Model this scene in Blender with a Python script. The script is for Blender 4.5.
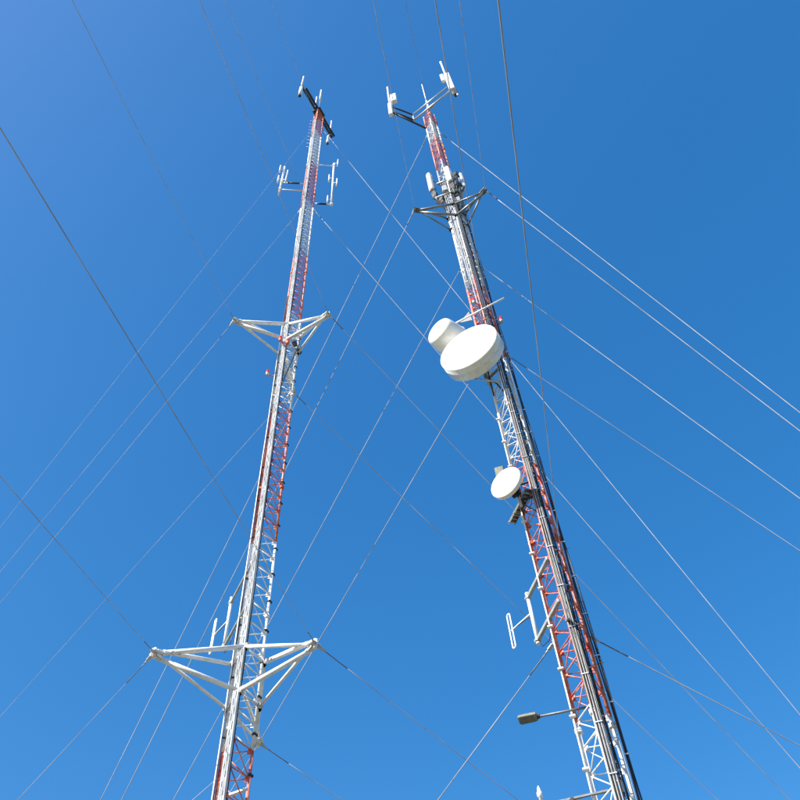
import bpy, math, random
from mathutils import Vector, Matrix, Quaternion
random.seed(7)
R_ = math.radians
scene = bpy.context.scene
for o in list(bpy.data.objects): bpy.data.objects.remove(o)
col = scene.collection

# ------------------------------------------------------------------ camera
EYE = Vector((0, 0, 1.6))
zen = Vector((-46/800, 558/800, -1)).normalized()          # zenith seen in camera axes (looking up 55 degrees, 4.7 degrees of roll)
fw = Vector((0, 0, -1)); wy = (fw - zen*fw.dot(zen)).normalized(); wx = wy.cross(zen)
cam = bpy.data.cameras.new('camera'); camo = bpy.data.objects.new('camera', cam); col.objects.link(camo)
camo.matrix_world = Matrix.Translation(EYE) @ Matrix((wx, wy, zen)).to_4x4()
cam.sensor_width = 36; cam.lens = 36; cam.clip_start = .1; cam.clip_end = 20000
scene.camera = camo

# ------------------------------------------------------------------ sky and sun
SUN_AZ, SUN_EL = 230.0, 39.0          # azimuth clockwise from +Y: behind the camera, to the left
SKY = dict(strength=.15, air=1.0, dust=1.0, ozone=5.0, altitude=300)
w = bpy.data.worlds.new('World'); scene.world = w; w.use_nodes = True
nt = w.node_tree; nt.nodes.clear()
sk = nt.nodes.new('ShaderNodeTexSky'); sk.sky_type = 'NISHITA'; sk.sun_disc = False
sk.sun_elevation = R_(SUN_EL); sk.sun_rotation = R_(SUN_AZ)
sk.air_density = SKY['air']; sk.dust_density = SKY['dust']; sk.ozone_density = SKY['ozone']; sk.altitude = SKY['altitude']
bgn = nt.nodes.new('ShaderNodeBackground'); bgn.inputs['Strength'].default_value = SKY['strength']
wo = nt.nodes.new('ShaderNodeOutputWorld')
hs = nt.nodes.new('ShaderNodeHueSaturation'); hs.inputs['Saturation'].default_value = 1.65; hs.inputs['Hue'].default_value = .505      # the clear, deep blue of this day, over the whole sky alike
ga = nt.nodes.new('ShaderNodeGamma'); ga.inputs['Gamma'].default_value = .62
nt.links.new(sk.outputs[0], ga.inputs['Color']); nt.links.new(ga.outputs[0], hs.inputs['Color']); nt.links.new(hs.outputs[0], bgn.inputs['Color']); nt.links.new(bgn.outputs[0], wo.inputs['Surface'])
sl = bpy.data.lights.new('sun', 'SUN'); sl.energy = 4.2; sl.angle = R_(.53); sl.color = (1, .955, .88)
so = bpy.data.objects.new('sun', sl); col.objects.link(so)
sdir = Vector((math.sin(R_(SUN_AZ))*math.cos(R_(SUN_EL)), math.cos(R_(SUN_AZ))*math.cos(R_(SUN_EL)), math.sin(R_(SUN_EL))))
so.rotation_euler = sdir.to_track_quat('Z', 'Y').to_euler()
vs = scene.view_settings; vs.view_transform = 'Standard'; vs.look = 'None'; vs.gamma = 1; vs.exposure = 1.26; vs.use_curve_mapping = False

# ------------------------------------------------------------------ materials
MATS = {}
def mat(name, c, rough=.5, metal=0., c2=None, scale=6., bump=0., thr=(.45, .65), stretch=(1, 1, 1), spec=.5, rust=False):
    m = bpy.data.materials.new(name); m.use_nodes = True
    t = m.node_tree; b = t.nodes['Principled BSDF']
    b.inputs['Roughness'].default_value = rough; b.inputs['Metallic'].default_value = metal
    b.inputs['Specular IOR Level'].default_value = spec
    tc = t.nodes.new('ShaderNodeTexCoord'); mp = t.nodes.new('ShaderNodeMapping'); mp.inputs['Scale'].default_value = stretch
    gm = t.nodes.new('ShaderNodeNewGeometry')
    t.links.new(gm.outputs['Position'], mp.inputs['Vector'])
    n = t.nodes.new('ShaderNodeTexNoise'); n.inputs['Scale'].default_value = scale; n.inputs['Detail'].default_value = 6; n.inputs['Roughness'].default_value = .62
    t.links.new(mp.outputs[0], n.inputs['Vector'])
    r = t.nodes.new('ShaderNodeValToRGB'); r.color_ramp.elements[0].position = thr[0]; r.color_ramp.elements[1].position = thr[1]
    r.color_ramp.elements[0].color = (*c, 1); r.color_ramp.elements[1].color = (*(c2 or tuple(x*.8 for x in c)), 1)
    t.links.new(n.outputs['Fac'], r.inputs['Fac']); t.links.new(r.outputs[0], b.inputs['Base Color'])
    if rust:
        n2 = t.nodes.new('ShaderNodeTexNoise'); n2.inputs['Scale'].default_value = 7; n2.inputs['Detail'].default_value = 8; n2.inputs['Roughness'].default_value = .7
        m2 = t.nodes.new('ShaderNodeMapping'); m2.inputs['Scale'].default_value = (1, 1, .4); t.links.new(gm.outputs['Position'], m2.inputs['Vector']); t.links.new(m2.outputs[0], n2.inputs['Vector'])
        r2 = t.nodes.new('ShaderNodeValToRGB'); r2.color_ramp.elements[0].position = .60; r2.color_ramp.elements[1].position = .70
        mx = t.nodes.new('ShaderNodeMix'); mx.data_type = 'RGBA'; mx.inputs[7].default_value = (.20, .10, .055, 1)
        t.links.new(n2.outputs['Fac'], r2.inputs['Fac']); t.links.new(r2.outputs[0], mx.inputs[0]); t.links.new(r.outputs[0], mx.inputs[6]); t.links.new(mx.outputs[2], b.inputs['Base Color'])
    if bump:
        bp = t.nodes.new('ShaderNodeBump'); bp.inputs['Strength'].default_value = bump; bp.inputs['Distance'].default_value = .02
        t.links.new(n.outputs['Fac'], bp.inputs['Height']); t.links.new(bp.outputs[0], b.inputs['Normal'])
    MATS[name] = m; return m
mat('red_paint', (.58, .075, .03), .5, 0, (.66, .27, .19), 4.5, .2, (.40, .58), rust=True)
mat('white_paint', (.80, .79, .77), .45, 0, (.60, .59, .56), 3.0, .15, (.5, .72), rust=True)
mat('tray_paint', (.73, .73, .71), .5, 0, (.42, .42, .41), 5, .25, (.42, .68), (1, 1, .35))
mat('zinc', (.52, .53, .54), .38, .55, (.36, .37, .38), 9, .2)
mat('dull_zinc', (.40, .41, .40), .5, .35, (.27, .28, .26), 7, .2)
mat('grey_zinc', (.21, .225, .22), .42, .3, (.17, .18, .175), 7, .2)
mat('conduit_grey', (.30, .29, .275), .5, 0, (.16, .155, .15), 5)
mat('strand', (.46, .46, .46), .6, 0, (.30, .30, .31), .9, 0, (.42, .6), (1, 1, 1), .2)
mat('grip', (.13, .135, .14), .5, .2, (.14, .14, .14), 9)
mat('black_rubber', (.016, .016, .018), .42, 0, (.03, .03, .032), 6)
mat('grey_coax', (.50, .51, .52), .5, 0, (.34, .35, .36), 5)
mat('dark_steel', (.022, .024, .026), .5, .2, (.05, .05, .05), 8)
mat('radome', (.84, .83, .79), .2, 0, (.70, .69, .64), 3.5, 0, (.45, .75), (1, 1, .3))
mat('fibreglass', (.83, .83, .80), .35, 0, (.74, .74, .71), 4)
mat('lamp_red', (.62, .035, .02), .2, 0, (.5, .03, .02), 5)
mat('olive_steel', (.20, .20, .16), .55, .2, (.13, .13, .10), 9, .2)
mat('grey_steel', (.17, .175, .18), .5, .3, (.11, .115, .12), 7, .2)
mat('lens', (.10, .11, .09), .15, 0, (.14, .14, .11), 7)
mat('concrete', (.36, .35, .33), .9, 0, (.26, .25, .24), 4, .4)
mat('ground', (.15, .135, .095), .95, 0, (.08, .09, .05), .35, .6, (.40, .62))

# ------------------------------------------------------------------ mesh helpers
class MB:
    def __init__(s): s.v = []; s.f = []; s.sm = []
    def ring(s, c, x, y, r, n): 
        i = len(s.v)
        for k in range(n):
            a = 2*math.pi*k/n; s.v.append(c + x*(r*math.cos(a)) + y*(r*math.sin(a)))
        return list(range(i, i+n))
    def frame(s, d):
        d = d.normalized(); h = Vector((0, 0, 1)) if abs(d.z) < .9 else Vector((1, 0, 0))
        x = d.cross(h).normalized(); return x, d.cross(x).normalized()
    def bridge(s, a, b, smooth=True):
        n = len(a)
        for k in range(n): s.f.append((a[k], a[(k+1) % n], b[(k+1) % n], b[k])); s.sm.append(smooth)
    def cap(s, a, rev=False): s.f.append(tuple(reversed(a)) if rev else tuple(a)); s.sm.append(False)
    def tube(s, p, q, r, n=8, r2=None):
        p = Vector(p); q = Vector(q); x, y = s.frame(q-p)
        a = s.ring(p, x, y, r, n); b = s.ring(q, x, y, r2 if r2 is not None else r, n)
        s.bridge(a, b); s.cap(a, True); s.cap(b); return s
    def path(s, pts, r, n=6, closed=False):
        pts = [Vector(p) for p in pts]; rings = []; m = len(pts); px = None
        for i, p in enumerate(pts):
            if closed: d = pts[(i+1) % m]-pts[i-1]
            else: d = pts[min(i+1, m-1)]-pts[max(i-1, 0)]
            d.normalize()
            if px is None: x, y = s.frame(d)
            else:
                x = (px - d*px.dot(d)).normalized(); y = d.cross(x)
            px = x; rings.append(s.ring(p, x, y, r, n))
        for a, b in zip(rings, rings[1:]): s.bridge(a, b)
        if closed: s.bridge(rings[-1], rings[0])
        else: s.cap(rings[0], True); s.cap(rings[-1])
        return s
    def lathe(s, o, d, prof, n=40, flat=()):
        """prof: list of (along d, radius); a radius of 0 closes the end"""
        d = Vector(d).normalized(); o = Vector(o); x, y = s.frame(d); prev = None
        for j, (t, r) in enumerate(prof):
            c = o+d*t
            cur = s.ring(c, x, y, max(r, 1e-4), n)
            if prev: s.bridge(prev, cur, j not in flat)
            prev = cur
        return s
    def box(s, c, ex, ey, ez, dx, dy, dz, bev=0.):
        c = Vector(c); ex = Vector(ex).normalized(); ey = Vector(ey).normalized(); ez = Vector(ez).normalized()
        if not bev:
            i = len(s.v)
            for a in (-1, 1):
                for b in (-1, 1):
                    for e in (-1, 1): s.v.append(c+ex*(a*dx/2)+ey*(b*dy/2)+ez*(e*dz/2))
            for q in ((0, 1, 3, 2), (4, 6, 7, 5), (0, 4, 5, 1), (2, 3, 7, 6), (0, 2, 6, 4), (1, 5, 7, 3)): s.f.append(tuple(i+k for k in q)); s.sm.append(False)
            return s
        rings = []
        for z, ins in ((-dz/2, bev), (-dz/2+bev, 0), (dz/2-bev, 0), (dz/2, bev)):
            X = dx/2-ins; Y = dy/2-ins; b = bev; i = len(s.v)
            for (a, e) in ((X-b, -Y), (X, -Y+b), (X, Y-b), (X-b, Y), (-X+b, Y), (-X, Y-b), (-X, -Y+b), (-X+b, -Y)): s.v.append(c+ex*a+ey*e+ez*z)
            rings.append(list(range(i, i+8)))
        for a, b in zip(rings, rings[1:]): s.bridge(a, b, False)
        s.cap(rings[0], True); s.cap(rings[-1]); return s
    def beam(s, p, q, wx_, wy_, up=(0, 0, 1), bev=0.):
        p = Vector(p); q = Vector(q); d = (q-p); L = d.length; d.normalize(); u_ = Vector(up)
        if abs(d.dot(u_)) > .98: u_ = Vector((1, 0, 0))
        x = d.cross(u_).normalized(); y = x.cross(d)
        return s.box((p+q)/2, x, y, d, wx_, wy_, L, bev)
    def prism(s, pts, n, t):
        n = Vector(n).normalized()*(t/2); i = len(s.v); m = len(pts)
        for p in pts: s.v.append(Vector(p)-n)
        for p in pts: s.v.append(Vector(p)+n)
        s.bridge(list(range(i, i+m)), list(range(i+m, i+2*m)), False); s.cap(list(range(i, i+m)), True); s.cap(list(range(i+m, i+2*m))); return s
    def mesh(s, name, m):
        me = bpy.data.meshes.new(name); me.from_pydata([tuple(v) for v in s.v], [], s.f)
        me.polygons.foreach_set('use_smooth', s.sm); me.update(); me.materials.append(MATS[m]); return me
    def build(s, name, m, parent=None, origin=None):
        """vertices are given in world space; the object's origin sits at the parent or at origin"""
        off = Vector(origin) if origin is not None else (parent_pos(parent) if parent else Vector((0, 0, 0)))
        s.v = [v-off for v in s.v]
        o = bpy.data.objects.new(name, s.mesh(name, m)); col.objects.link(o)
        if parent: o.parent = parent
        else: o.location = off
        return o
def parent_pos(p):
    v = Vector((0, 0, 0))
    while p: v = v+p.location; p = p.parent
    return v
def thing(name, label, cat, loc, group=None):
    o = bpy.data.objects.new(name, None); o.empty_display_size = .3; col.objects.link(o); o.location = Vector(loc)
    o['label'] = label; o['category'] = cat
    if group: o['group'] = group
    return o
def U(a): a = R_(a); return Vector((math.sin(a), math.cos(a), 0))
Z = Vector((0, 0, 1))
MAST = {'L': dict(D=20., az=-14.71, phi=178.5, pan=.772, top=74.1), 'R': dict(D=17.5, az=12.84, phi=189., pan=.66, top=62.7)}
for k, d in MAST.items():
    d['c'] = U(d['az'])*d['D']; d['e'] = U(d['az']+90); d['g'] = U(d['az'])
LEGR = .46
def P(m, lat, fwd, h): d = MAST[m]; return d['c']+d['e']*lat+d['g']*fwd+Z*h
def Q(m, az, r, h): return MAST[m]['c']+U(az)*r+Z*h
def leg(m, k, h, r=LEGR): return Q(m, MAST[m]['phi']+120*k, r, h)
BANDS = {'L': [(0, 6.18, 'white_paint'), (6.18, 13.9, 'red_paint'), (13.9, 21.62, 'white_paint'), (21.62, 29.34, 'red_paint'), (29.34, 37.06, 'white_paint'), (37.06, 44.78, 'red_paint'),
               (44.78, 52.5, 'white_paint'), (52.5, 60.22, 'red_paint'), (60.22, 67.94, 'white_paint'), (67.94, 74.2, 'red_paint')],
         'R': [(0, 5.6, 'red_paint'), (5.6, 12.5, 'white_paint'), (12.5, 21.8, 'red_paint'), (21.8, 28.5, 'white_paint'), (28.5, 34.8, 'red_paint'), (34.8, 43., 'white_paint'), (43., 51.2, 'zinc'),
               (51.2, 56.3, 'red_paint'), (56.3, 60.2, 'white_paint'), (60.2, 62.8, 'red_paint')]}
def band(m, h):
    for a, b, c in BANDS[m]:
        if h < b: return c
    return BANDS[m][-1][2]

# ------------------------------------------------------------------ ground
g = MB(); n = 96; prev = None
for r in (0., 6, 14, 30, 60, 120, 300, 800, 2500, 9000):
    if r == 0: g.v.append(Vector((0, 0, 0))); cur = [0]
    else:
        i = len(g.v)
        for k in range(n):
            a = 2*math.pi*k/n; z = (math.sin(k*1.7)+math.sin(k*.9+r))*(.03 if r < 100 else 0) - (r*.002 if r > 100 else 0)
            g.v.append(Vector((r*math.cos(a), r*math.sin(a), z)))
        cur = list(range(i, i+n))
    if prev is not None:
        if len(prev) == 1:
            for k in range(n): g.f.append((0, cur[k], cur[(k+1) % n])); g.sm.append(True)
        else: g.bridge(prev, cur)
    prev = cur
go = g.build('ground', 'ground'); go['kind'] = 'structure'

# ------------------------------------------------------------------ lattice masts
def unit_tube(name, L, r, m, n=6): return MB().tube((0, 0, -L/2), (0, 0, L/2), r, n).mesh(name, m)
def place(name, me, p, q, parent):
    o = bpy.data.objects.new(name, me); col.objects.link(o); o.parent = parent
    d = (q-p).normalized(); o.rotation_mode = 'QUATERNION'; o.rotation_quaternion = d.to_track_quat('Z', 'Y'); o.location = (p+q)/2-parent_pos(parent)
    return o
def build_mast(m, label, vis, brace_r, leg_r, flip):
    d = MAST[m]; root = thing('guyed_mast', label, 'mast', d['c'], 'pair of guyed lattice masts')
    MB().box(d['c']+Z*.35, (1, 0, 0), (0, 1, 0), Z, 1.8, 1.8, .9, .05).build('footing', 'concrete', root)
    for a, b, c in BANDS[m]:
        for k in range(3):
            o = MB().tube(leg(m, k, a+.8 if a == 0 else a), leg(m, k, b), leg_r, 12).build('leg', c, root)
            o['label'] = ('red' if c == 'red_paint' else 'white' if c == 'white_paint' else 'grey')+' painted length of mast leg' if c != 'zinc' else 'grey galvanised length of mast leg'
    # bolted leg joints
    h = 6.2
    fl = {}
    while h < d['top']:
        if h > vis-2:
            for k in range(3):
                c = band(m, h); key = c
                if key not in fl:
                    b = MB().tube((0, 0, -.05), (0, 0, -.006), leg_r*1.9, 12); b.tube((0, 0, .006), (0, 0, .05), leg_r*1.9, 12)
                    for j in range(6):
                        a = j*math.pi/3; b.tube((leg_r*1.5*math.cos(a), leg_r*1.5*math.sin(a), -.075), (leg_r*1.5*math.cos(a), leg_r*1.5*math.sin(a), .075), .012, 5)
                    fl[key] = b.mesh('leg_flange', c)
                o = bpy.data.objects.new('leg_flange', fl[key]); col.objects.link(o); o.parent = root; o.location = leg(m, k, h)-d['c']
        h += 6.1
    # bracing: one ring of horizontals and one diagonal in each face of every panel
    pan = d['pan']; L = LEGR*math.sqrt(3); mh = {}; md = {}; low = MB()
    N = int(round(d['top']/pan))
    for i in range(1, N+1):
        h = i*pan
        for k in range(3):
            c = band(m, h-.05)
            p = leg(m, k, h); q = leg(m, (k+1) % 3, h); up = (i % 2 == 0) if flip else True
            if not up: p2, q2 = leg(m, k, h-pan), leg(m, (k+1) % 3, h)
            else: p2, q2 = leg(m, k, h), leg(m, (k+1) % 3, h-pan)
            if flip is None or (k == 2 and not flip): p2, q2 = leg(m, k, h-pan), leg(m, (k+1) % 3, h)
            if h < vis:
                low.tube(p, q, brace_r, 5); low.tube(p2, q2, brace_r*.9, 5); continue
            if c not in mh: mh[c] = unit_tube('horizontal_brace', L, brace_r, c); md[c] = unit_tube('diagonal_brace', math.hypot(L, pan), brace_r*.9, c)
            place('horizontal_brace', mh[c], p, q, root); place('diagonal_brace', md[c], p2, q2, root)
    gp = {}
    for i in range(1, N+1):
        h = i*pan
        if h < vis or h > 40: continue
        for k in range(3):
            c = band(m, h-.05)
            if c not in gp: gp[c] = MB().box((0, .05, 0), (1, 0, 0), (0, 1, 0), Z, .012, .10, .13).box((.06*math.cos(2.6), -.06*math.sin(2.6)+.05, 0), (math.cos(2.1), math.sin(2.1), 0), (-math.sin(2.1), math.cos(2.1), 0), Z, .10, .012, .13).mesh('gusset', c)
            o = bpy.data.objects.new('gusset', gp[c]); col.objects.link(o); o.parent = root; o.location = leg(m, k, h, LEGR-.03)-d['c']-Z*.03
            o.rotation_euler = (0, 0, R_(-(d['phi']+120*k)+150))
    o = low.build('lower_bracing', 'white_paint', root); o['kind'] = 'stuff'
    return root
mastL = build_mast('L', 'taller red and white lattice mast on the left with two white triangular arm frames', 10.4, .0185, .046, False)
mastR = build_mast('R', 'red and white lattice mast on the right carrying the white dishes', 9.2, .0165, .05, True)

# torque arms: three tips, each braced by two upper and two lower struts to neighbouring legs
def torque_arm(m, root, tips, h, hu, hl, mt, r, label):
    d = MAST[m]; first = None
    fr = None
    for hh in (hu, hl):
        o = MB().path([leg(m, k, hh, LEGR+.075) for k in range(3)], r*.75, 8, True).build('torque_arm' if fr is None else 'lower_ring', mt, fr or root)
        if fr is None: fr = o
    fr['label'] = label
    for k, (az, rr) in enumerate(tips):
        tip = Q(m, az, rr, h)
        for j, (lk, lh, rs) in enumerate(((k, hu, r*(.8 if k == 1 else 1)), ((k+1) % 3, hu, r*.8), (k, hl, r*(.66 if k else .95)), ((k+1) % 3, hl, r*(.95 if k == 2 else .62)))):
            st = leg(m, lk, lh, LEGR+.06); off = (-.07 if lk == k else .07)
            end = tip+U(az+90)*off*-1+Z*(.06 if lh == hu else -.06)
            dd = (end-st).normalized()
            s = MB(); s.tube(st, end-dd*.16, rs, 10); s.beam(end-dd*.2, end+dd*.02, .03, rs*1.7)
            s.build('strut', mt, fr)
            c = MB(); c.box(st, U(d['phi']+120*lk), U(d['phi']+120*lk+90), Z, .16, .2, .2, .02); c.build('leg_clamp', mt, fr)
        t = MB(); t.beam(tip-U(az)*.16, tip+U(az)*.16, .30, .03); t.beam(tip-U(az)*.12, tip+U(az)*.16, .03, .26); t.tube(tip-Z*.15+U(az)*.08, tip+Z*.15+U(az)*.08, .05, 10)
        t.build('tip_plate', mt, fr)
    return fr
TIPS = {('L', 0): ([(230, 2.68), (358.8, 2.70), (125.7, 2.67)], 15.75), ('L', 1): ([(235, 2.70), (355.6, 2.55), (126, 2.50)], 34.5), ('R', 2): ([(252.4, 2.3), (13, 2.2), (134.3, 2.07)], 42.6)}
torque_arm('L', mastL, *TIPS['L', 0], 16.72, 15.24, 'white_paint', .072, 'lower white triangular arm frame')
torque_arm('L', mastL, *TIPS['L', 1], 35.65, 34.2, 'white_paint', .09, 'upper white triangular arm frame')
torque_arm('R', mastR, *TIPS['R', 2], 43.5, 41.9, 'grey_zinc', .07, 'grey galvanised triangular arm frame')

# ------------------------------------------------------------------ feed lines and conduits strapped to the masts
def run(m, root, name, mt, lat, fwd, h0, h1, r, wob=.012, step=1.6, end=None):
    pts = []; h = h0; ph = random.uniform(0, 6)
    while h < h1:
        pts.append(P(m, lat+wob*math.sin(h*.9+ph), fwd+wob*math.sin(h*1.3+ph*2), h)); h += step
    pts.append(P(m, lat, fwd, h1))
    if end: pts += [P(m, *e) for e in end]
    return MB().path(pts, r, 6).build(name, mt, root)
# left mast: slotted tray on the near leg with cables behind it
t = MB(); d = MAST['L']; w2 = .072; c0 = -.205; f0 = -.58
for s in (-1, 1):
    t.box(P('L', c0+s*(w2-.02), f0, 36.4), d['e'], d['g'], Z, .04, .010, 68.8)
    t.box(P('L', c0+s*w2, f0+.035, 36.4), d['e'], d['g'], Z, .006, .08, 68.8)
t.box(P('L', c0, f0, 36.4), d['e'], d['g'], Z, .03, .010, 68.8)
h = 2.2; i = 0
while h < 70.6:
    for s in (-1, 1): t.box(P('L', c0+s*.0275, f0+.003, h+(.23 if s > 0 else 0)+random.uniform(-.02, .02)), d['e'], d['g'], Z, .03, .008, random.choice((.22, .26, .34)))
    h += .46
tray = t.build('cable_tray', 'tray_paint', mastL); tray['label'] = 'slotted white cable tray on the near leg'
for i in range(5): run('L', mastL, 'feed_line', ('grey_coax', 'black_rubber')[i % 2], c0-.06+i*.03, f0+.045, 2, 70.3 if i < 3 else 54, .018, .004)
h = 3.
while h < 70:
    b = MB().beam(P('L', c0-.10, f0+.08, h), P('L', c0+.17, f0+.08, h), .03, .03); b.build('tray_bracket', 'zinc', mastL); h += 2.316
run('L', mastL, 'conduit', 'tray_paint', -.112, -.545, 2, 66, .019, .008)
run('L', mastL, 'feed_line', 'black_rubber', -.07, -.50, 2, 60, .016, .008)
for i in range(2): run('L', mastL, 'feed_line', 'black_rubber', -.40+.13*i, .27, 2, 40, .017)
run('L', mastL, 'conduit', 'white_paint', -.425, .24, 2, 37, .022, .004)
for h in [10.9+1.158*i for i in range(22)]:
    for k in (2,):
        b = MB().tube(leg('L', k, h-.035), leg('L', k, h+.035), .066, 10); b.box(leg('L', k, h, LEGR+.075), U(58), U(148), Z, .05, .04, .06); 
        if h < 36: b.build('cable_clip', 'black_rubber', mastL)
for h in [10.5+1.9*i for i in range(14)]:
    b = MB().box(P('L', -.37, .25, h), d['e'], d['g'], Z, .13, .05, .03); b.build('cable_clip', 'black_rubber', mastL)
# a slim stay pole leaning across the near face under the upper arm frame
b = MB().tube(P('L', .50, -.12, 34.6), P('L', -.22, -.50, 29.5), .03, 8); b.build('stay_pole', 'olive_steel', mastL)
b = MB().beam(P('L', -.25, .36, 12.68), P('L', .42, -.12, 12.72), .09, .06, bev=.01); b.build('cross_arm', 'white_paint', mastL)
# step bolts near the top
for i in range(9):
    h = 65.5+i*.9; b = MB().tube(leg('L', 1, h), leg('L', 1, h)-d['e']*.30, .018, 6); b.build('step_bolt', 'white_paint', mastL)
# right mast
d = MAST['R']
nl = leg('R', 0, 0)-d['c']; nlat, nfwd = nl.dot(d['e']), nl.dot(d['g'])
for i, o in enumerate((-.045, .02, .085)): run('R', mastR, 'conduit', 'conduit_grey', nlat+.03+o, nfwd-.10, 2, 25.2-.3*i, .0155, .004)
for i in range(3): run('R', mastR, 'feed_line', 'black_rubber', nlat+.012+i*.065, nfwd-.08, 2, 45.5, .02, .006)
for i in range(5): run('R', mastR, 'feed_line', 'black_rubber', .155+.028*i, -.13+.035*(i % 2), 2, (26.3, 44.5, 46, 60.5, 45)[i], (.019, .024, .016, .021, .018)[i], .02, .9)
for i in range(3): run('R', mastR, 'feed_line', 'black_rubber', .465+.036*i, .10+.03*(i % 2), 2, (45, 46, 45.5)[i], (.022, .018, .02)[i], .02, .9)
run('R', mastR, 'conduit', 'white_paint', -.465, .10, 2, 24.5, .024, .003)
for i in range(3): run('R', mastR, 'feed_line', 'black_rubber', -.40-.032*i, .22, 21.5, 27, .02, .012)
for i in range(7): run('R', mastR, 'feed_line', 'grey_coax', -.33+.075*i, -.16-.035*(i if i < 4 else 6-i)-.1, 34.2 if i != 3 else 31, 46.3+.3*(i % 3), .021, .012)
for i in range(3): run('R', mastR, 'feed_line', 'black_rubber', -.24+.2*i, -.33, 28, 47, .018, .02)
h = 9.4
while h < 45:
    if h < 25:
        b = MB().box(P('R', nlat+.05, nfwd-.122, h+random.uniform(-.15, .15)), d['e'], d['g'], Z, .19, .012, .03); b.build('conduit_strap', 'zinc', mastR)
        b = MB().box(P('R', -.46, .07, h+.6), d['e'], d['g'], Z, .15, .09, .05, .008); b.build('conduit_strap', 'white_paint', mastR)
    b = MB().box(P('R', .21, -.165, h+.3), d['e'], d['g'], Z, .15, .016, .03); b.build('cable_clip', 'zinc', mastR)
    b = MB().box(P('R', .50, .065, h+.75), d['e'], d['g'], Z, .13, .02, .03); b.build('cable_clip', 'zinc', mastR)
    h += 1.32
for i in range(16):
    h = 14+i*1.98; b = MB().tube(leg('R', 2, h), leg('R', 2, h)+d['e']*.24, .014, 6); b.build('step_bolt', 'zinc', mastR)

# ------------------------------------------------------------------ guy wires
WIRES = [
 ('L',0,1,0,(-4.65,-21.39),'dark guy wire rising to top edge from left tip of left mast\'s upper arm frame'),
 ('L',0,1,2,(-4.63,-21.39),'dark guy wire rising to top edge from right tip of left mast\'s upper arm frame'),
 ('L',0,2,None,(-4.89,-21.33),'dark guy wire rising to top edge from left mast near its dipole arrays'),
 ('L',0,3,None,(-5.07,-21.28),'thin dark guy wire rising to top edge from left mast\'s top'),
 ('L',0,0,2,(-4.49,-21.43),'dark guy wire to left edge from right tip of left mast\'s lower arm frame'),
 ('L',0,0,0,(-4.65,-21.38),'dark guy wire to left edge from left tip of left mast\'s lower arm frame'),
 ('L',2,3,None,(25.09,37.37),'bright guy wire from left mast\'s top, descending right behind the big dish'),
 ('L',2,2,None,(25.11,37.36),'guy wire descending right from left mast, below its right dipole array'),
 ('L',2,1,2,(25.50,37.10),'guy wire descending right from right tip of left mast\'s upper arm frame'),
 ('L',2,1,1,(25.48,37.12),'guy wire descending right from far tip of left mast\'s upper arm frame'),
 ('L',2,0,2,(25.54,37.08),'dark guy wire descending right from right tip of left mast\'s lower arm frame'),
 ('L',2,0,1,(24.66,37.62),'dark guy wire descending right from far tip of left mast\'s lower arm frame'),
 ('L',1,3,None,(-37.30,37.30),'faint guy wire descending left from left mast\'s top, highest of the faint ones'),
 ('L',1,2,None,(-37.57,37.03),'faint guy wire descending left from left mast, below its left dipole array'),
 ('L',1,1,0,(-37.18,37.42),'faint guy wire descending left from left tip of left mast\'s upper arm frame'),
 ('L',1,1,1,(-36.90,37.69),'faint guy wire descending left from far tip of left mast\'s upper arm frame'),
 ('L',1,0,0,(-36.03,38.47),'pale guy wire descending left from left tip of left mast\'s lower arm frame'),
 ('L',1,0,1,(-36.65,37.91),'short guy wire at bottom edge, from far tip of left mast\'s lower arm frame'),
 ('R',0,3,None,(-1.67,-9.63),'thin dark guy wire rising to top edge beside right mast\'s lightning rod'),
 ('R',0,2,0,(-1.23,-9.70),'dark guy wire rising to top edge from left tip of right mast\'s grey arm frame'),
 ('R',0,1,None,(-1.43,-9.67),'dark guy wire running up past right mast\'s top right antenna to the top edge'),
 ('R',0,2,2,(-1.34,-9.68),'dark guy wire rising to top edge from right tip of right mast\'s grey arm frame'),
 ('R',0,0,None,(-1.44,-9.67),'long dark guy wire right of right mast, from its lower part to the top edge'),
 ('R',1,3,None,(-23.24,40.25),'bright guy wire descending left from right mast\'s top, crossing the left mast'),
 ('R',1,2,0,(-22.88,40.45),'bright guy wire descending left from left tip of right mast\'s grey arm frame'),
 ('R',1,2,1,(-22.63,40.59),'bright guy wire descending left from behind right mast, above the blunt rounded dish'),
 ('R',1,1,None,(-22.34,40.75),'bright guy wire descending left from right mast, emerging below the big dish'),
 ('R',1,0,None,(-20.65,41.50),'bright guy wire descending left from right mast just below its lower dipole antenna'),
 ('R',2,3,None,(30.02,25.88),'bright guy wire descending right from right mast\'s top, uppermost on that side'),
 ('R',2,2,2,(30.01,25.89),'bright guy wire descending right from right tip of right mast\'s grey arm frame'),
 ('R',2,2,1,(29.89,26.02),'pale guy wire descending right from right mast just above the big dish'),
 ('R',2,1,None,(30.26,25.60),'fainter guy wire descending right from right mast beside the big dish'),
 ('R',2,0,None,(30.66,25.15),'guy wire descending right from lower right mast, lowest on that side'),
]
WR = {'L': [(.0075, .009, .010, .010), (.0085, .0085, .0085, .008), (.0095, .0145, .0165, .019)], 'R': [(.0048, .0078, .009, .010), (.0125, .0155, .0165, .017), (.0115, .0125, .018, .020)]}   # strand radius by anchor and level
HL = {('L', 2): 52.3, ('L', 3): 70.3, ('R', 0): 14.9, ('R', 1): 28.9, ('R', 3): 58.9}
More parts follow.
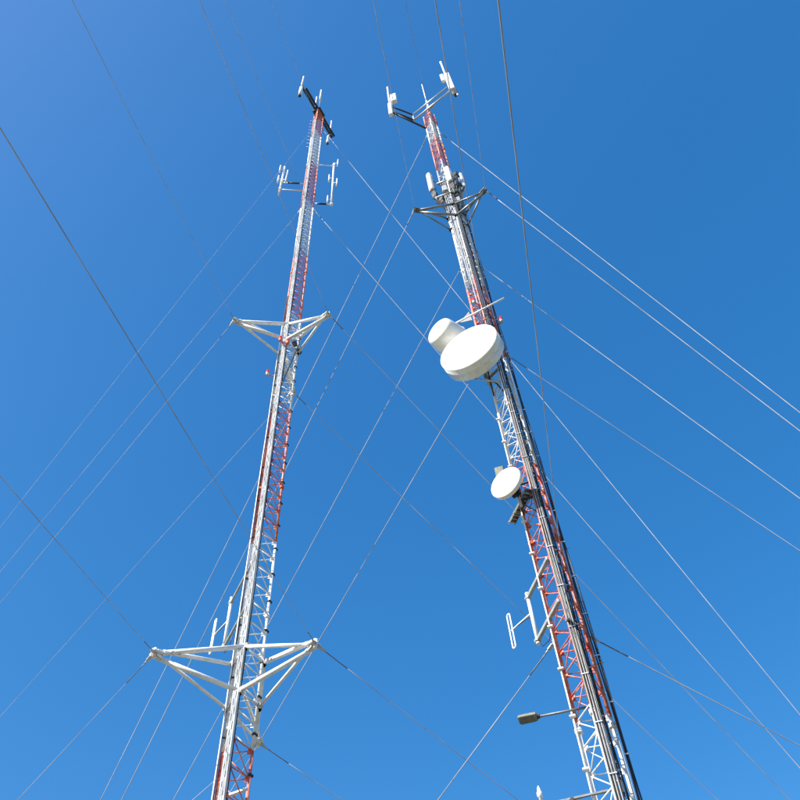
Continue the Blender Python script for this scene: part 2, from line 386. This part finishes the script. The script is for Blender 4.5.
for m, an, lv, tip, ag, label in WIRES:
    if tip is None: A = leg(m, an, HL[m, lv], .5)
    else:
        tp, th = TIPS[m, lv]; A = Q(m, tp[tip][0], tp[tip][1]+.08, th)
    B = Vector((ag[0], ag[1], 0.)); L = (A-B).length; dd = (B-A).normalized()
    def pt(s): return A+(B-A)*s-Z*(4*s*(1-s)*.0016*L)
    root = thing('guy_wire', label, 'guy wire', B, 'guy wires of the two masts')
    g0 = .35/L; g1 = 1.1/L
    rad = WR[m][an][lv]
    MB().path([pt(g0+(1-g0)*i/28) for i in range(29)], rad, 6).build('strand', 'strand', root)
    MB().path([pt(g0+(g1-g0)*i/4) for i in range(5)], rad*1.45, 8).build('guy_grip', 'grip', root)
    s = MB(); x, y = s.frame(dd)
    s.beam(pt(0), pt(g0*1.05), .05, .02); s.box(pt(g0*.5), dd, x, y, .20, .10, .05, .01); s.tube(pt(0)-x*.07, pt(0)+x*.07, .025, 8)
    s.build('shackle', 'zinc', root)

# ------------------------------------------------------------------ microwave dishes
def dish_axis(az): return U(az)
def mount_ring(b, c, n, r): b.lathe(c, n, [(-.03, r-.02), (-.03, r), (.03, r), (.03, r-.02)], 32)
az = 209.; n = U(az); fc = P('R', -.874, -1.4, 27.45)
D1 = thing('drum_dish', 'large white drum shaped microwave dish on the right mast', 'dish antenna', P('R', 0, -.5, 27.45), 'microwave dishes on the right mast')
r = 1.22
MB().lathe(fc, n, [(-.64, r*.985), (-.60, r), (-.30, r), (-.296, r+.007), (-.27, r+.007), (-.266, r), (-.02, r), (0, r-.025), (.006, r-.05)], 72, (1, 3, 5, 7)).build('shroud', 'radome', D1)
MB().lathe(fc, n, [(-.012, r-.02), (.012, r-.055), (.03, r*.8), (.045, r*.5), (.055, r*.2), (.056, 0)], 72).build('radome', 'radome', D1)
MB().lathe(fc, -n, [(.635, r*.985), (.70, r*.93), (.88, r*.72), (1.02, r*.45), (1.06, r*.22), (1.07, 0)], 72).build('reflector', 'radome', D1)
b = MB()
for k in range(24):
    a = 2*math.pi*k/24; x, y = b.frame(n); p = fc+(x*math.cos(a)+y*math.sin(a))*(r-.006)
    b.box(p-n*.28, n, (x*math.cos(a)+y*math.sin(a)), n.cross(x*math.cos(a)+y*math.sin(a)),   .07, .035, .03)
b.build('rim_clips', 'radome', D1)
for k in range(8):
    a = 2*math.pi*(k+.3)/8; x, y = b.frame(n); v = x*math.cos(a)+y*math.sin(a)
    MB().box(fc+v*(r+.001)-n*.31, n, v, n.cross(v), .54, .008, .05).build('seam_strip', 'radome', D1)
hub = fc-n*1.07
b = MB(); b.tube(hub+n*.1, hub-n*.25, .17, 16); b.beam(hub-n*.2-Z*.55, hub-n*.2+Z*.55, .12, .10, up=n)
b.build('hub_mount', 'olive_steel', D1)
b = MB(); b.tube(hub-n*.27-Z*.9, hub-n*.27+Z*.9, .057, 12); b.build('mount_pipe', 'zinc', D1)
for dz in (-.6, .6):
    b = MB(); b.beam(hub-n*.27+Z*dz, leg('R', 0, 27.45+dz), .08, .08, bev=.01); b.beam(hub-n*.27+Z*dz, leg('R', 1, 27.45+dz), .08, .08, bev=.01); b.build('mount_arm', 'olive_steel', D1)
ns = n.cross(Z)
b = MB(); b.tube(fc-n*.72-Z*(r*.86)-ns*.3, leg('R', 1, 26.1), .03, 8); b.build('side_strut', 'dark_steel', D1)
b = MB(); b.tube(fc-n*.72-Z*(r*.8)+ns*.35, leg('R', 0, 25.9), .03, 8); b.build('side_strut', 'zinc', D1)
# feeder
b = MB(); b.path([hub-n*.1, hub-n*.5-Z*.3, P('R', -.2, -.3, 26.2), P('R', .1, -.2, 25.3), P('R', .2, -.12, 24)], .03, 8); b.build('waveguide', 'black_rubber', D1)

# dish with a truncated cone radome, behind the big one
az = 224.; n = U(az); bc = P('R', -1.47, -.52, 29.55)
D2 = thing('shrouded_dish', 'white dish with short blunt rounded cover behind the large drum dish', 'dish antenna', P('R', -.5, -.1, 29.55), 'microwave dishes on the right mast')
MB().lathe(bc, n, [(-.02, .66), (0, .70), (.06, .715), (.10, .705), (.14, .695), (.40, .672), (.66, .64), (.76, .615), (.83, .575), (.875, .51), (.90, .42), (.915, .25), (.92, 0)], 56).build('radome', 'radome', D2)
MB().lathe(bc, -n, [(0, .68), (.03, .70), (.08, .66), (.2, .5), (.28, .28), (.31, .12), (.32, 0)], 48).build('reflector', 'radome', D2)
b = MB(); b.lathe(bc, n, [(-.03, .69), (-.03, .735), (.03, .735), (.03, .69)], 48, (2,)); b.build('rim', 'zinc', D2)
hub = bc-n*.32
b = MB(); b.tube(hub+n*.05, hub-n*.22, .10, 12); b.beam(hub-n*.2-Z*.35, hub-n*.2+Z*.35, .1, .08, up=n); b.build('hub_mount', 'zinc', D2)
b = MB(); b.tube(hub-n*.26-Z*.9, hub-n*.26+Z*1.7, .057, 12); b.build('mount_pipe', 'zinc', D2)
for dz in (-.5, .9):
    b = MB(); b.beam(hub-n*.26+Z*dz, leg('R', 1, 29.55+dz), .07, .07, bev=.01); b.build('mount_arm', 'dull_zinc', D2)
b = MB(); b.tube(P('R', -1.19, -.48, 31.0), P('R', 1.01, -1.0, 31.0), .038, 10); b.build('brace_bar', 'white_paint', D2)
a0 = P('R', -.66, -.35, 32.0)
b = MB(); b.prism([P('R', -.56, -.40, 31.75), P('R', -1.02, -.42, 31.02), P('R', -.50, -.38, 31.02)], d['g'], .03); b.build('gusset_plate', 'dull_zinc', D2)

# small dish
az = 218.8; n = U(az); fc = P('R', -.693, -1.0, 20.0); r = .56
D3 = thing('small_dish', 'small round white microwave dish halfway up the right mast', 'dish antenna', P('R', -.2, -.4, 20), 'microwave dishes on the right mast')
MB().lathe(fc, n, [(-.14, r*.97), (-.12, r), (-.03, r), (0, r-.015), (.006, r-.03)], 56, (2,)).build('shroud', 'radome', D3)
MB().lathe(fc, n, [(-.01, r-.01), (.012, r-.035), (.03, r*.7), (.04, r*.3), (.042, 0)], 56).build('radome', 'radome', D3)
MB().lathe(fc, -n, [(.135, r*.97), (.17, r*.9), (.27, r*.6), (.33, r*.25), (.335, 0)], 48).build('reflector', 'olive_steel', D3)
hub = fc-n*.33
b = MB(); b.tube(hub+n*.05, hub-n*.18, .09, 12); b.box(hub-n*.2, n, n.cross(Z), Z, .12, .3, .4, .02); b.build('hub_mount', 'dark_steel', D3)
b = MB(); b.tube(hub-n*.3-Z*.6, hub-n*.3+Z*.75, .05, 12); b.build('mount_pipe', 'zinc', D3)
for dz in (-.35, .35):
    b = MB(); b.beam(hub-n*.3+Z*dz, leg('R', 0, 20+dz), .07, .07, bev=.01); b.beam(hub-n*.3+Z*dz, leg('R', 1, 20+dz), .07, .07, bev=.01); b.build('mount_arm', 'dark_steel', D3)
b = MB(); b.box(P('R', -.80, -.5, 21.0), d['e'], d['g'], Z, .30, .22, .5, .03); b.build('radio_unit', 'olive_steel', D3)
b = MB(); b.path([hub-n*.1, hub-n*.4-Z*.4, P('R', .0, -.45, 19.), P('R', .2, -.15, 18)], .018, 6); b.build('waveguide', 'black_rubber', D3)

# slotted channel bracket on the left face under the small dish
nr = leg('R', 0, 19.85); lf = (leg('R', 1, 19.85)-nr).normalized(); out = (lf.cross(Z)).normalized()
if out.dot(d['g']) > 0: out = -out
CH = thing('channel_bracket', 'slotted galvanised channel coloured olive for its shade, bolted across right mast below the small dish', 'bracket', nr)
p0 = nr+lf*-.03+out*.14; p1 = nr+lf*1.40+out*.14
b = MB(); L = (p1-p0).length
b.beam(p0+Z*.06, p1+Z*.06, .20, .012); 
for s in (-1, 1): b.beam(p0+out*(s*.095), p1+out*(s*.095), .010, .11)
b.build('channel', 'olive_steel', CH)  # galvanised channel; its shade is put into the dark olive colour
for i in range(9):
    c = p0+(p1-p0)*((i+.5)/9); b = MB(); b.box(c-Z*.03, lf, out, Z, .03, .18, .03); b.build('rung', 'dull_zinc', CH)
for s in (0.06, .9, 1.3):
    b = MB(); b.tube(nr+lf*s+out*.30-Z*.05, nr+lf*s-out*.02-Z*.05, .016, 6); b.box(nr+lf*s+out*.26-Z*.05, lf, out, Z, .06, .05, .05); b.build('u_bolt', 'zinc', CH)

# ------------------------------------------------------------------ dipole antennas lower down
def folded_dipole(c, up, half, gap, r, side):
    pts = []
    for s, sg in ((1, 1), (-1, -1)):
        for k in range(7):
            a = math.pi*k/6
            pts.append(c+up*(sg*(half-gap/2))+up*(sg*math.sin(a)*gap/2)+side*(sg*math.cos(a)*gap/2))
    return MB().path(pts, r, 8, True)
def side_dipole(m, label, t, h0, h1, arms, elem, half, arm_s, mt, colr, vert, aw):
    nr = leg(m, 0, 0); dirn = (leg(m, 1, 0)-nr).normalized()
    base = nr+dirn*t
    T = thing('dipole_antenna', label, 'antenna', base+Z*h0, 'folded dipole antennas on long brackets')
    MB().tube(base+Z*h0, base+Z*h1, .055, 12).build('mount_pipe', colr, T)
    b = MB()
    for h in (h0, h1): b.tube(base+Z*(h-.02), base+Z*(h+.02), .062, 12)
    b.build('pipe_caps', colr, T)
    for h in arms: MB().beam(nr+dirn*.02+Z*h-dirn.cross(Z)*.08, base+Z*h, aw, aw*1.15, bev=.012).build('bracket_arm', mt, T)
    for h in arms:
        MB().box(base+Z*h, dirn, dirn.cross(Z), Z, .16, .16, .12, .02).build('pipe_clamp', 'zinc', T)
    e = P(m, *elem); q = base+Z*elem[2]; side = (e-q).normalized()
    MB().tube(q, e, .024, 8).build('boom', colr, T)
    folded_dipole(e, Z, half, .12, .024, side).build('folded_dipole', colr, T)
    b = MB().path([e+side*-.05, (e+q)/2-Z*.03, q-Z*.1, base+Z*(arms[1]+.05), base+Z*(arms[1]-.35)+dirn*-.2, base-dirn*.6+Z*(arms[1]-.45), base-dirn*.9+Z*(arms[1]-.1)], .012, 6); b.build('feed_cable', 'black_rubber', T)
side_dipole('R', 'white folded dipole antenna on a two armed bracket low on the right mast', 1.68, 15.5, 17.25, (17.1, 15.6), (-1.61, 1.5, 16.55), .60, 1, 'dull_zinc', 'white_paint', 1, .10)
side_dipole('L', 'white folded dipole antenna on bracket just above left mast\'s lower arm frame', 2.4, 18.4, 20.5, (20.3, 18.45), (-1.24, 2.73, 19.55), .72, 1, 'dull_zinc', 'white_paint', 1, .07)

# ------------------------------------------------------------------ flood lamp and whip at the foot of the right mast
F = thing('flood_lamp', 'flat rectangular flood lamp on a horizontal arm low on the right mast', 'lamp', P('R', -.45, 0, 12.75))
MB().tube(P('R', .10, .02, 12.75), P('R', -1.28, -.03, 12.75), .03, 10).build('arm', 'grey_steel', F)
MB().box(P('R', -1.50, -.04, 12.76), d['e'], d['g'], Z, .46, .30, .10, .025).build('housing', 'olive_steel', F)
b = MB(); c = P('R', -1.52, -.04, 12.702); b.box(c, d['e'], d['g'], Z, .34, .22, .012); b.build('lens', 'lens', F)
MB().box(P('R', -1.26, -.03, 12.755), d['e'], d['g'], Z, .10, .10, .09, .015).build('knuckle', 'dark_steel', F)
Wp = thing('whip_antenna', 'white whip antenna with pointed cap at bottom edge beside the right mast', 'antenna', P('R', -1.58, .06, 10.2))
b = MB(); b.lathe(P('R', -1.58, .06, 9.9), Z, [(0, 0), (0, .04), (1.0, .038), (1.01, .062), (1.10, .064), (1.13, .045), (1.2, .035), (1.25, .012), (1.27, 0)], 16); b.build('radome', 'fibreglass', Wp)
MB().beam(P('R', -1.60, .07, 10.72), P('R', .1, 0, 10.72), .055, .055, bev=.008).build('arm', 'grey_steel', Wp)
b = MB(); b.box(P('R', -1.58, .06, 10.72), d['e'], d['g'], Z, .12, .12, .1, .015); b.box(P('R', -.9, .05, 10.70), d['e'], d['g'], Z, .10, .09, .09, .015); b.build('clamp', 'dark_steel', Wp)

# ------------------------------------------------------------------ obstruction lights
def beacon(label, p, base, group='red obstruction lights', r=.085):
    T = thing('obstruction_light', label, 'warning light', p)
    T['group'] = group
    MB().lathe(p, Z, [(0, 0), (0, r), (.05, r*1.15), (.22, r*1.1), (.30, r*.7), (.33, 0)], 20).build('lens', 'lamp_red', T)
    MB().lathe(p-Z*.14, Z, [(0, 0), (0, r*.9), (.14, r*1.2), (.15, 0)], 20).build('lamp_base', 'zinc' if r in (.07, .075, .08) else 'red_paint', T)
    MB().beam(p-Z*.1, base, .05, .05, bev=.006).build('bracket', 'red_paint', T)
    return T
beacon('red warning light on the near leg of left mast, left one of the pair', P('L', -.40, -.72, 33.75), leg('L', 0, 33.7), r=.068)
beacon('red warning light on the near leg of left mast, right one of the pair', P('L', -.05, -.72, 33.6), leg('L', 0, 33.5), r=.068)
beacon('red warning light standing off the left side of left mast below upper arm frame', P('L', -.76, .25, 32.25), leg('L', 1, 32.2), r=.075)
beacon('red warning light on near face of right mast above the big dish', P('R', -.24, -.62, 32.1), leg('R', 0, 31.9), r=.07)
beacon('red warning light off the right leg of right mast beside the big dish', P('R', .66, .1, 31.15), leg('R', 2, 31.0), r=.08)
# two dark lamp housings by the right leg of the left mast
for lab, p in (('upper black spotlight by right leg of left mast below the upper arm frame', P('L', .28, -.05, 34.75)), ('lower black spotlight by right leg of left mast below the upper arm frame', P('L', .52, .1, 34.35))):
    T = thing('spotlight', lab, 'lamp', p, 'black spotlights on the left mast')
    MB().lathe(p, Z*-1, [(-.12, 0), (-.12, .06), (0, .10), (.14, .15), (.15, .13)], 20).build('housing', 'dark_steel', T)
    MB().lathe(p, Z*-1, [(.12, .135), (.125, 0)], 20).build('lens', 'lens', T)
    MB().beam(p, leg('L', 2, p.z), .04, .04).build('bracket', 'dark_steel', T)

# ------------------------------------------------------------------ top of the left mast
dL = MAST['L']; hB = 74.45
A0 = Q('L', 204.3, 2.62, hB); A1 = Q('L', 24.7, 2.45, hB); bd = (A1-A0).normalized(); bs = bd.cross(Z)
T = thing('antenna_boom', 'black twin bar boom across the top of the left mast', 'boom', Q('L', 0, 0, 74.1))
for s in (-1, 1): MB().beam(A0+bs*(s*.115)+bd*(.15*(s+1)), A1+bs*(s*.115), .18, .18, bev=.015).build('bar', 'dark_steel', T)
for k in range(6):
    c = A0+(A1-A0)*((k+.5)/6); MB().beam(c-bs*.15, c+bs*.15, .06, .06).build('spacer', 'dark_steel', T)
MB().box(Q('L', 0, 0, 74.2), bd, bs, Z, .9, .8, .12, .02).build('top_plate', 'dark_steel', T)
def whip(label, p, h0, h1, r, low=None, name='whip_antenna', group='white whip antennas on the mast tops', mount=None):
    T = thing(name, label, 'antenna', Vector((p.x, p.y, h0)), group)
    b = MB(); b.lathe(Vector((p.x, p.y, h0)), Z, [(0, 0), (0, r), (h1-h0-.1, r*.85), (h1-h0, r*.3), (h1-h0, 0)], 14); b.build('radome', 'fibreglass', T)
    if low:
        b = MB(); b.lathe(Vector((p.x, p.y, low[0])), Z, [(0, 0), (0, low[2]), (low[1]-low[0]-.05, low[2]), (low[1]-low[0], r), (low[1]-low[0], 0)], 14); b.build('base_tube', 'fibreglass', T)
        b = MB(); b.tube((p.x, p.y, low[0]-.25), (p.x, p.y, low[0]+.02), low[2]*.8, 10); b.build('end_fitting', 'dark_steel', T)
    if mount:
        b = MB(); b.beam(Vector((p.x, p.y, mount.z)), mount, .07, .07); b.build('bracket', 'dull_zinc', T)
    return T
whip('tall white whip antenna at left end of left mast\'s black boom', A0-bd*.12, 73.2, 77.3, .085, (70.8, 73.25, .15), mount=A0+bd*.2)
whip('white whip antenna standing on right end of left mast\'s black boom', A1-bd*.45, 74.6, 78.2, .075, mount=A1-bd*.6)
whip('white antenna hanging under right end of left mast\'s black boom', A1-bd*.35-bs*.3, 72.9, 74.3, .11, (72.2, 72.95, .13), mount=A1-bd*.4+Z*-.2)
whip('white whip antenna over centre of left mast\'s top, taller of two', P('L', -.03, 0, 0), 78.3, 82.3, .095, (75.2, 78.35, .04))
whip('short white whip antenna over centre of left mast\'s top', P('L', -.36, -.1, 0), 74.6, 79.2, .075, mount=P('L', -.1, -.1, 74.7))
T = thing('equipment_box', 'small beige equipment box on top of the left mast', 'box', P('L', -.1, .1, 75))
MB().box(P('L', -.1, .15, 75.7), dL['e'], dL['g'], Z, .5, .4, 1.0, .04).build('case', 'olive_steel', T)
MB().beam(P('L', -.1, .15, 74.3), P('L', -.1, .15, 75.3), .08, .08).build('post', 'dark_steel', T)
for dz in (-.3, .3): MB().box(P('L', -.1, -.06, 75.7+dz), dL['e'], dL['g'], Z, .3, .03, .05).build('latch', 'zinc', T)

# dipole arrays near the top of the left mast
def array(label, lat, h0, h1, arms, loops, legk, f=0.):
    P = lambda m, a, b, c: MAST[m]['c']+MAST[m]['e']*a+MAST[m]['g']*(b+f)+Z*c
    T = thing('dipole_array', label, 'antenna', P('L', lat, 0, h0), 'dipole arrays either side of the left mast')
    MB().tube(P('L', lat, 0, h0), P('L', lat, 0, h1), .065, 12).build('mount_pipe', 'white_paint', T)
    sg = 1 if lat > 0 else -1
    for h, dark in arms:
        e0 = P('L', lat, 0, h); e1 = leg('L', legk, h)
        MB().tube(e0, e1, .04, 10).build('arm', 'white_paint', T)
        if dark:
            a = e0.lerp(e1, .28); b_ = e0.lerp(e1, .80); MB().tube(a, b_, .062, 10).build('insulated_sleeve', 'dark_steel', T)
        MB().box(e0, dL['e'], dL['g'], Z, .2, .2, .18, .03).build('clamp', 'white_paint', T)
    for h, s, off in loops:
        c = P('L', lat+s*.28, off, h)
        lp = folded_dipole(c, Z, .55, .22, .045, dL['g']); lp.tube(P('L', lat, 0, h), c, .035, 8); lp.build('folded_dipole', 'white_paint', T)
        MB().box(P('L', lat+s*.28, off, h), dL['e'], dL['g'], Z, .12, .2, .16, .03).build('balun', 'white_paint', T)
array('white dipole array with two arms left of the left mast', -1.96, 54.7, 60.5, [(57.2, True), (55.8, False)], [(59.6, -1, -.1), (59.4, 1, .1), (58.0, -1, .1), (57.7, 1, -.1)], 1, .5)
array('tall white four loop dipole array right of the left mast', 1.62, 53.1, 61.6, [(61.1, False), (53.3, True)], [(61.6, 1, -.1), (58.5, -1, .1), (57.4, 1, -.1), (54.3, -1, .1)], 2)

# ------------------------------------------------------------------ top of the right mast
dR = MAST['R']; K = (272, 1.16); EL = (256, 2.75); ER = (138.2, 2.54)
T = thing('antenna_boom', 'vee shaped twin bar boom across the top of the right mast', 'boom', Q('R', 0, 0, 61.9))
for h, hr in ((63.3, .055), (61.9, .07)):
    MB().tube(Q('R', *K, h), Q('R', *ER, h), hr, 10).build('bar', 'zinc', T)
    MB().tube(Q('R', *K, h), Q('R', *EL, h), hr*1.1, 10).build('bar', 'dark_steel', T)  # shade painted in: left bars and brace get a darker metal than the right
MB().tube(Q('R', *EL, 61.7), leg('R', 1, 60.4), .07, 10).build('brace', 'dark_steel', T)
for pos in (K, ER, EL): MB().tube(Q('R', *pos, 61.7), Q('R', *pos, 63.5), .06, 10).build('post', 'zinc', T)
for k in range(3): MB().tube(leg('R', k, 62.1), leg('R', k, 63.3), .05, 10).build('stub_post', 'dull_zinc', T)
for t_ in (.42, .62):
    a = Q('R', *K, 61.9).lerp(Q('R', *ER, 61.9), t_); MB().tube(a, leg('R', 0, 61.9), .045, 8).build('tie', 'zinc', T)
T = thing('lightning_rod', 'slim white lightning rod standing on top of the right mast', 'rod', P('R', .1, 0, 61.5))
MB().tube(P('R', .12, 0, 61.2), P('R', .12, 0, 66.5), .075, 10).build('lower_tube', 'white_paint', T)
MB().tube(P('R', .12, 0, 66.5), P('R', .12, 0, 71.8), .055, 10, .03).build('upper_rod', 'white_paint', T)

def panel_box(name, c, ex, ey, dx, dy, dz, mt, T, bev=.04): return MB().box(c, ex, ey, Z, dx, dy, dz, bev).build(name, mt, T)
pl = Q('R', *EL, 0); e, gg = dR['e'], dR['g']
T = thing('panel_antenna', 'white boxy antenna with whip at left end of right mast\'s top boom', 'antenna', pl+Z*60.6, 'antennas on the top boom of the right mast')
b = MB(); b.lathe(pl-e*.16+Z*64., Z, [(0, 0), (0, .085), (5.3, .075), (5.4, 0)], 14); b.build('whip', 'fibreglass', T)
panel_box('upper_panel', pl+e*.22-gg*.1+Z*65.0, e, gg, .46, .30, 1.9, 'radome', T)
panel_box('lower_panel', pl-e*.14-gg*.12+Z*62.3, e, gg, .30, .26, 2.9, 'radome', T)
panel_box('end_fitting', pl+e*.12-gg*.05+Z*61.4, e, gg, .16, .2, .5, 'dark_steel', T)
MB().tube(pl+Z*60.8, pl+Z*66, .055, 10).build('mount_pipe', 'zinc', T)
pr = Q('R', *ER, 0)
T = thing('panel_antenna', 'white slanted looking panel antenna with whip at right end of right mast\'s top boom', 'antenna', pr+Z*60, 'antennas on the top boom of the right mast')
b = MB(); b.lathe(pr-e*.02-gg*.1+Z*65., Z, [(0, 0), (0, .09), (5.0, .075), (5.1, 0)], 14); b.build('whip', 'fibreglass', T)
b = MB(); b.tube(pr-e*.02-gg*.1+Z*69.8, pr-e*.02-gg*.1+Z*70.3, .10, 12); b.build('whip_cap', 'fibreglass', T)
panel_box('main_panel', pr+e*.04-gg*.14+Z*63.6, e, gg, .42, .28, 4.6, 'radome', T)
panel_box('side_panel', pr-e*.34-gg*.1+Z*65.3, e, gg, .26, .24, 1.9, 'radome', T)
panel_box('end_fitting', pr+e*.18+Z*60.7, e, gg, .30, .26, 1.0, 'dark_steel', T)
panel_box('cable_gland', pr+e*.26-gg*.05+Z*60.0, e, gg, .12, .12, .45, 'grey_coax', T, .02)
MB().tube(pr+Z*60.6, pr+Z*66, .055, 10).build('mount_pipe', 'zinc', T)

# ------------------------------------------------------------------ sector antennas round the right mast above the arm frame
def sector(label, lat, fwd, h0, h1, face, radio):
    c = P('R', lat, fwd, (h0+h1)/2); n = U(face); s = n.cross(Z)
    T = thing('sector_antenna', label, 'antenna', P('R', lat, fwd, h0), 'sector antennas round the right mast')
    b = MB(); rings = []; prof = []
    for k in range(13):
        a = math.pi*k/12; prof.append((math.cos(a)*.16, math.sin(a)*.10+.05))
    prof += [(-.16, -.05), (.16, -.05)]
    for z, sc in ((h0, .75), (h0+.08, 1), (h1-.15, 1), (h1, .7)):
        i = len(b.v)
        for x, y in prof: b.v.append(P('R', lat, fwd, 0)+s*(x*sc)+n*(y*sc)+Z*z)
        rings.append(list(range(i, i+len(prof))))
    for r0, r1 in zip(rings, rings[1:]): b.bridge(r0, r1, False)
    b.cap(rings[0], True); b.cap(rings[-1]); b.build('radome', 'radome', T)
    bk = P('R', lat, fwd, 0)-n*.22
    MB().tube(bk+Z*(h0-1.2), bk+Z*(h1+.1), .05, 10).build('mount_pipe', 'zinc', T)
    for z in (h0+.35, h1-.45): MB().box(bk+n*.12+Z*z, s, n, Z, .14, .2, .12, .02).build('tilt_bracket', 'dark_steel', T)
    for i in range(5):
        p = bk+n*.2+s*(-.12+.06*i); MB().path([p+Z*h0, p-Z*.0+Z*(h0-.25), p-n*.12+Z*(h0-.6), bk-n*.1+s*(.1*math.sin(i*2))+Z*(h0-1.1)], .018, 6).build('jumper_cable', 'black_rubber', T)
    for i, (o, z) in enumerate(radio):
        q = bk-n*.22+s*o+Z*z; rb = MB().box(q, s, n, Z, .32, .22, .52, .03).build('radio_unit', 'dark_steel', T)
        f_ = MB()
        for k in range(6): f_.box(q-n*.125+s*(-.12+.048*k), s, n, Z, .012, .04, .46)
        f_.build('cooling_fins', 'grey_steel', rb)
        MB().box(q-Z*.29, s, n, Z, .2, .12, .06).build('connector_plate', 'zinc', rb)
    hub_ = MAST['R']['c']
    for z in (h0-.6, h1-.7):
        tgt = min((leg('R', k, z) for k in range(3)), key=lambda v: (v-bk-Z*z).length)
        MB().beam(bk+Z*z, tgt, .07, .07, bev=.01).build('standoff_arm', 'dull_zinc', T)
    return T
sector('white sector antenna left of the right mast above its grey arm frame', -.96, -.45, 46.6, 49.3, 232, [(.05, 45.8), (.25, 46.9), (-.2, 45.3), (.32, 48.0)])
sector('white sector antenna in front of the right mast above its grey arm frame', .19, -.85, 46.0, 48.35, 205, [(.36, 45.9), (.35, 47.1), (-.05, 45.2)])
sector('dark backed sector antenna right of the right mast above its grey arm frame', .86, .30, 47.4, 49.8, 70, [(0, 47.6), (.24, 48.6), (-.26, 48.2), (-.26, 46.9), (.22, 46.8), (0, 49.0), (-.05, 46.2)])
T = thing('antenna_mount', 'dark horizontal mounting pipes tying the sector antennas to the right mast', 'mount', P('R', 0, -.5, 45))
MB().tube(P('R', -.80, -.62, 44.85), P('R', .55, -.62, 45.05), .05, 10).build('front_pipe', 'dull_zinc', T)
MB().tube(P('R', -.80, -.62, 44.85), P('R', -.45, .45, 44.95), .05, 10).build('left_pipe', 'dull_zinc', T)
MB().tube(P('R', .55, -.62, 45.05), P('R', .62, .5, 45.05), .05, 10).build('right_pipe', 'dull_zinc', T)
MB().tube(P('R', -.62, -.62, 46.9), P('R', .6, -.62, 47.1), .04, 10).build('upper_pipe', 'zinc', T)
# junction boxes on the mast inside the antenna frame
for lab, (la, fo, hh), s in (('left grey junction box on right mast among the sector antennas', (-.22, -.42, 46.2), (.3, .2, .8)), ('right grey junction box on right mast among the sector antennas', (.3, -.3, 44.3), (.34, .22, .6))):
    T = thing('junction_box', lab, 'box', P('R', la, fo, hh-s[2]/2), 'junction boxes on the right mast')
    MB().box(P('R', la, fo, hh), e, gg, Z, *s, .03).build('case', 'zinc', T)
    MB().box(P('R', la, fo-s[1]/2-.012, hh), e, gg, Z, s[0]*.86, .02, s[2]*.9, .006).build('lid', 'zinc', T)
    for i in range(3): MB().path([P('R', la-.1+.1*i, fo, hh-s[2]/2), P('R', la-.1+.1*i, fo, hh-s[2]/2-.3), P('R', la-.05+.05*i, fo+.1, hh-s[2]/2-.8)], .016, 6).build('cable', 'black_rubber', T)

# ------------------------------------------------------------------ render defaults
scene.render.engine = 'CYCLES'; scene.render.resolution_x = scene.render.resolution_y = 1024
scene.cycles.use_denoising = True
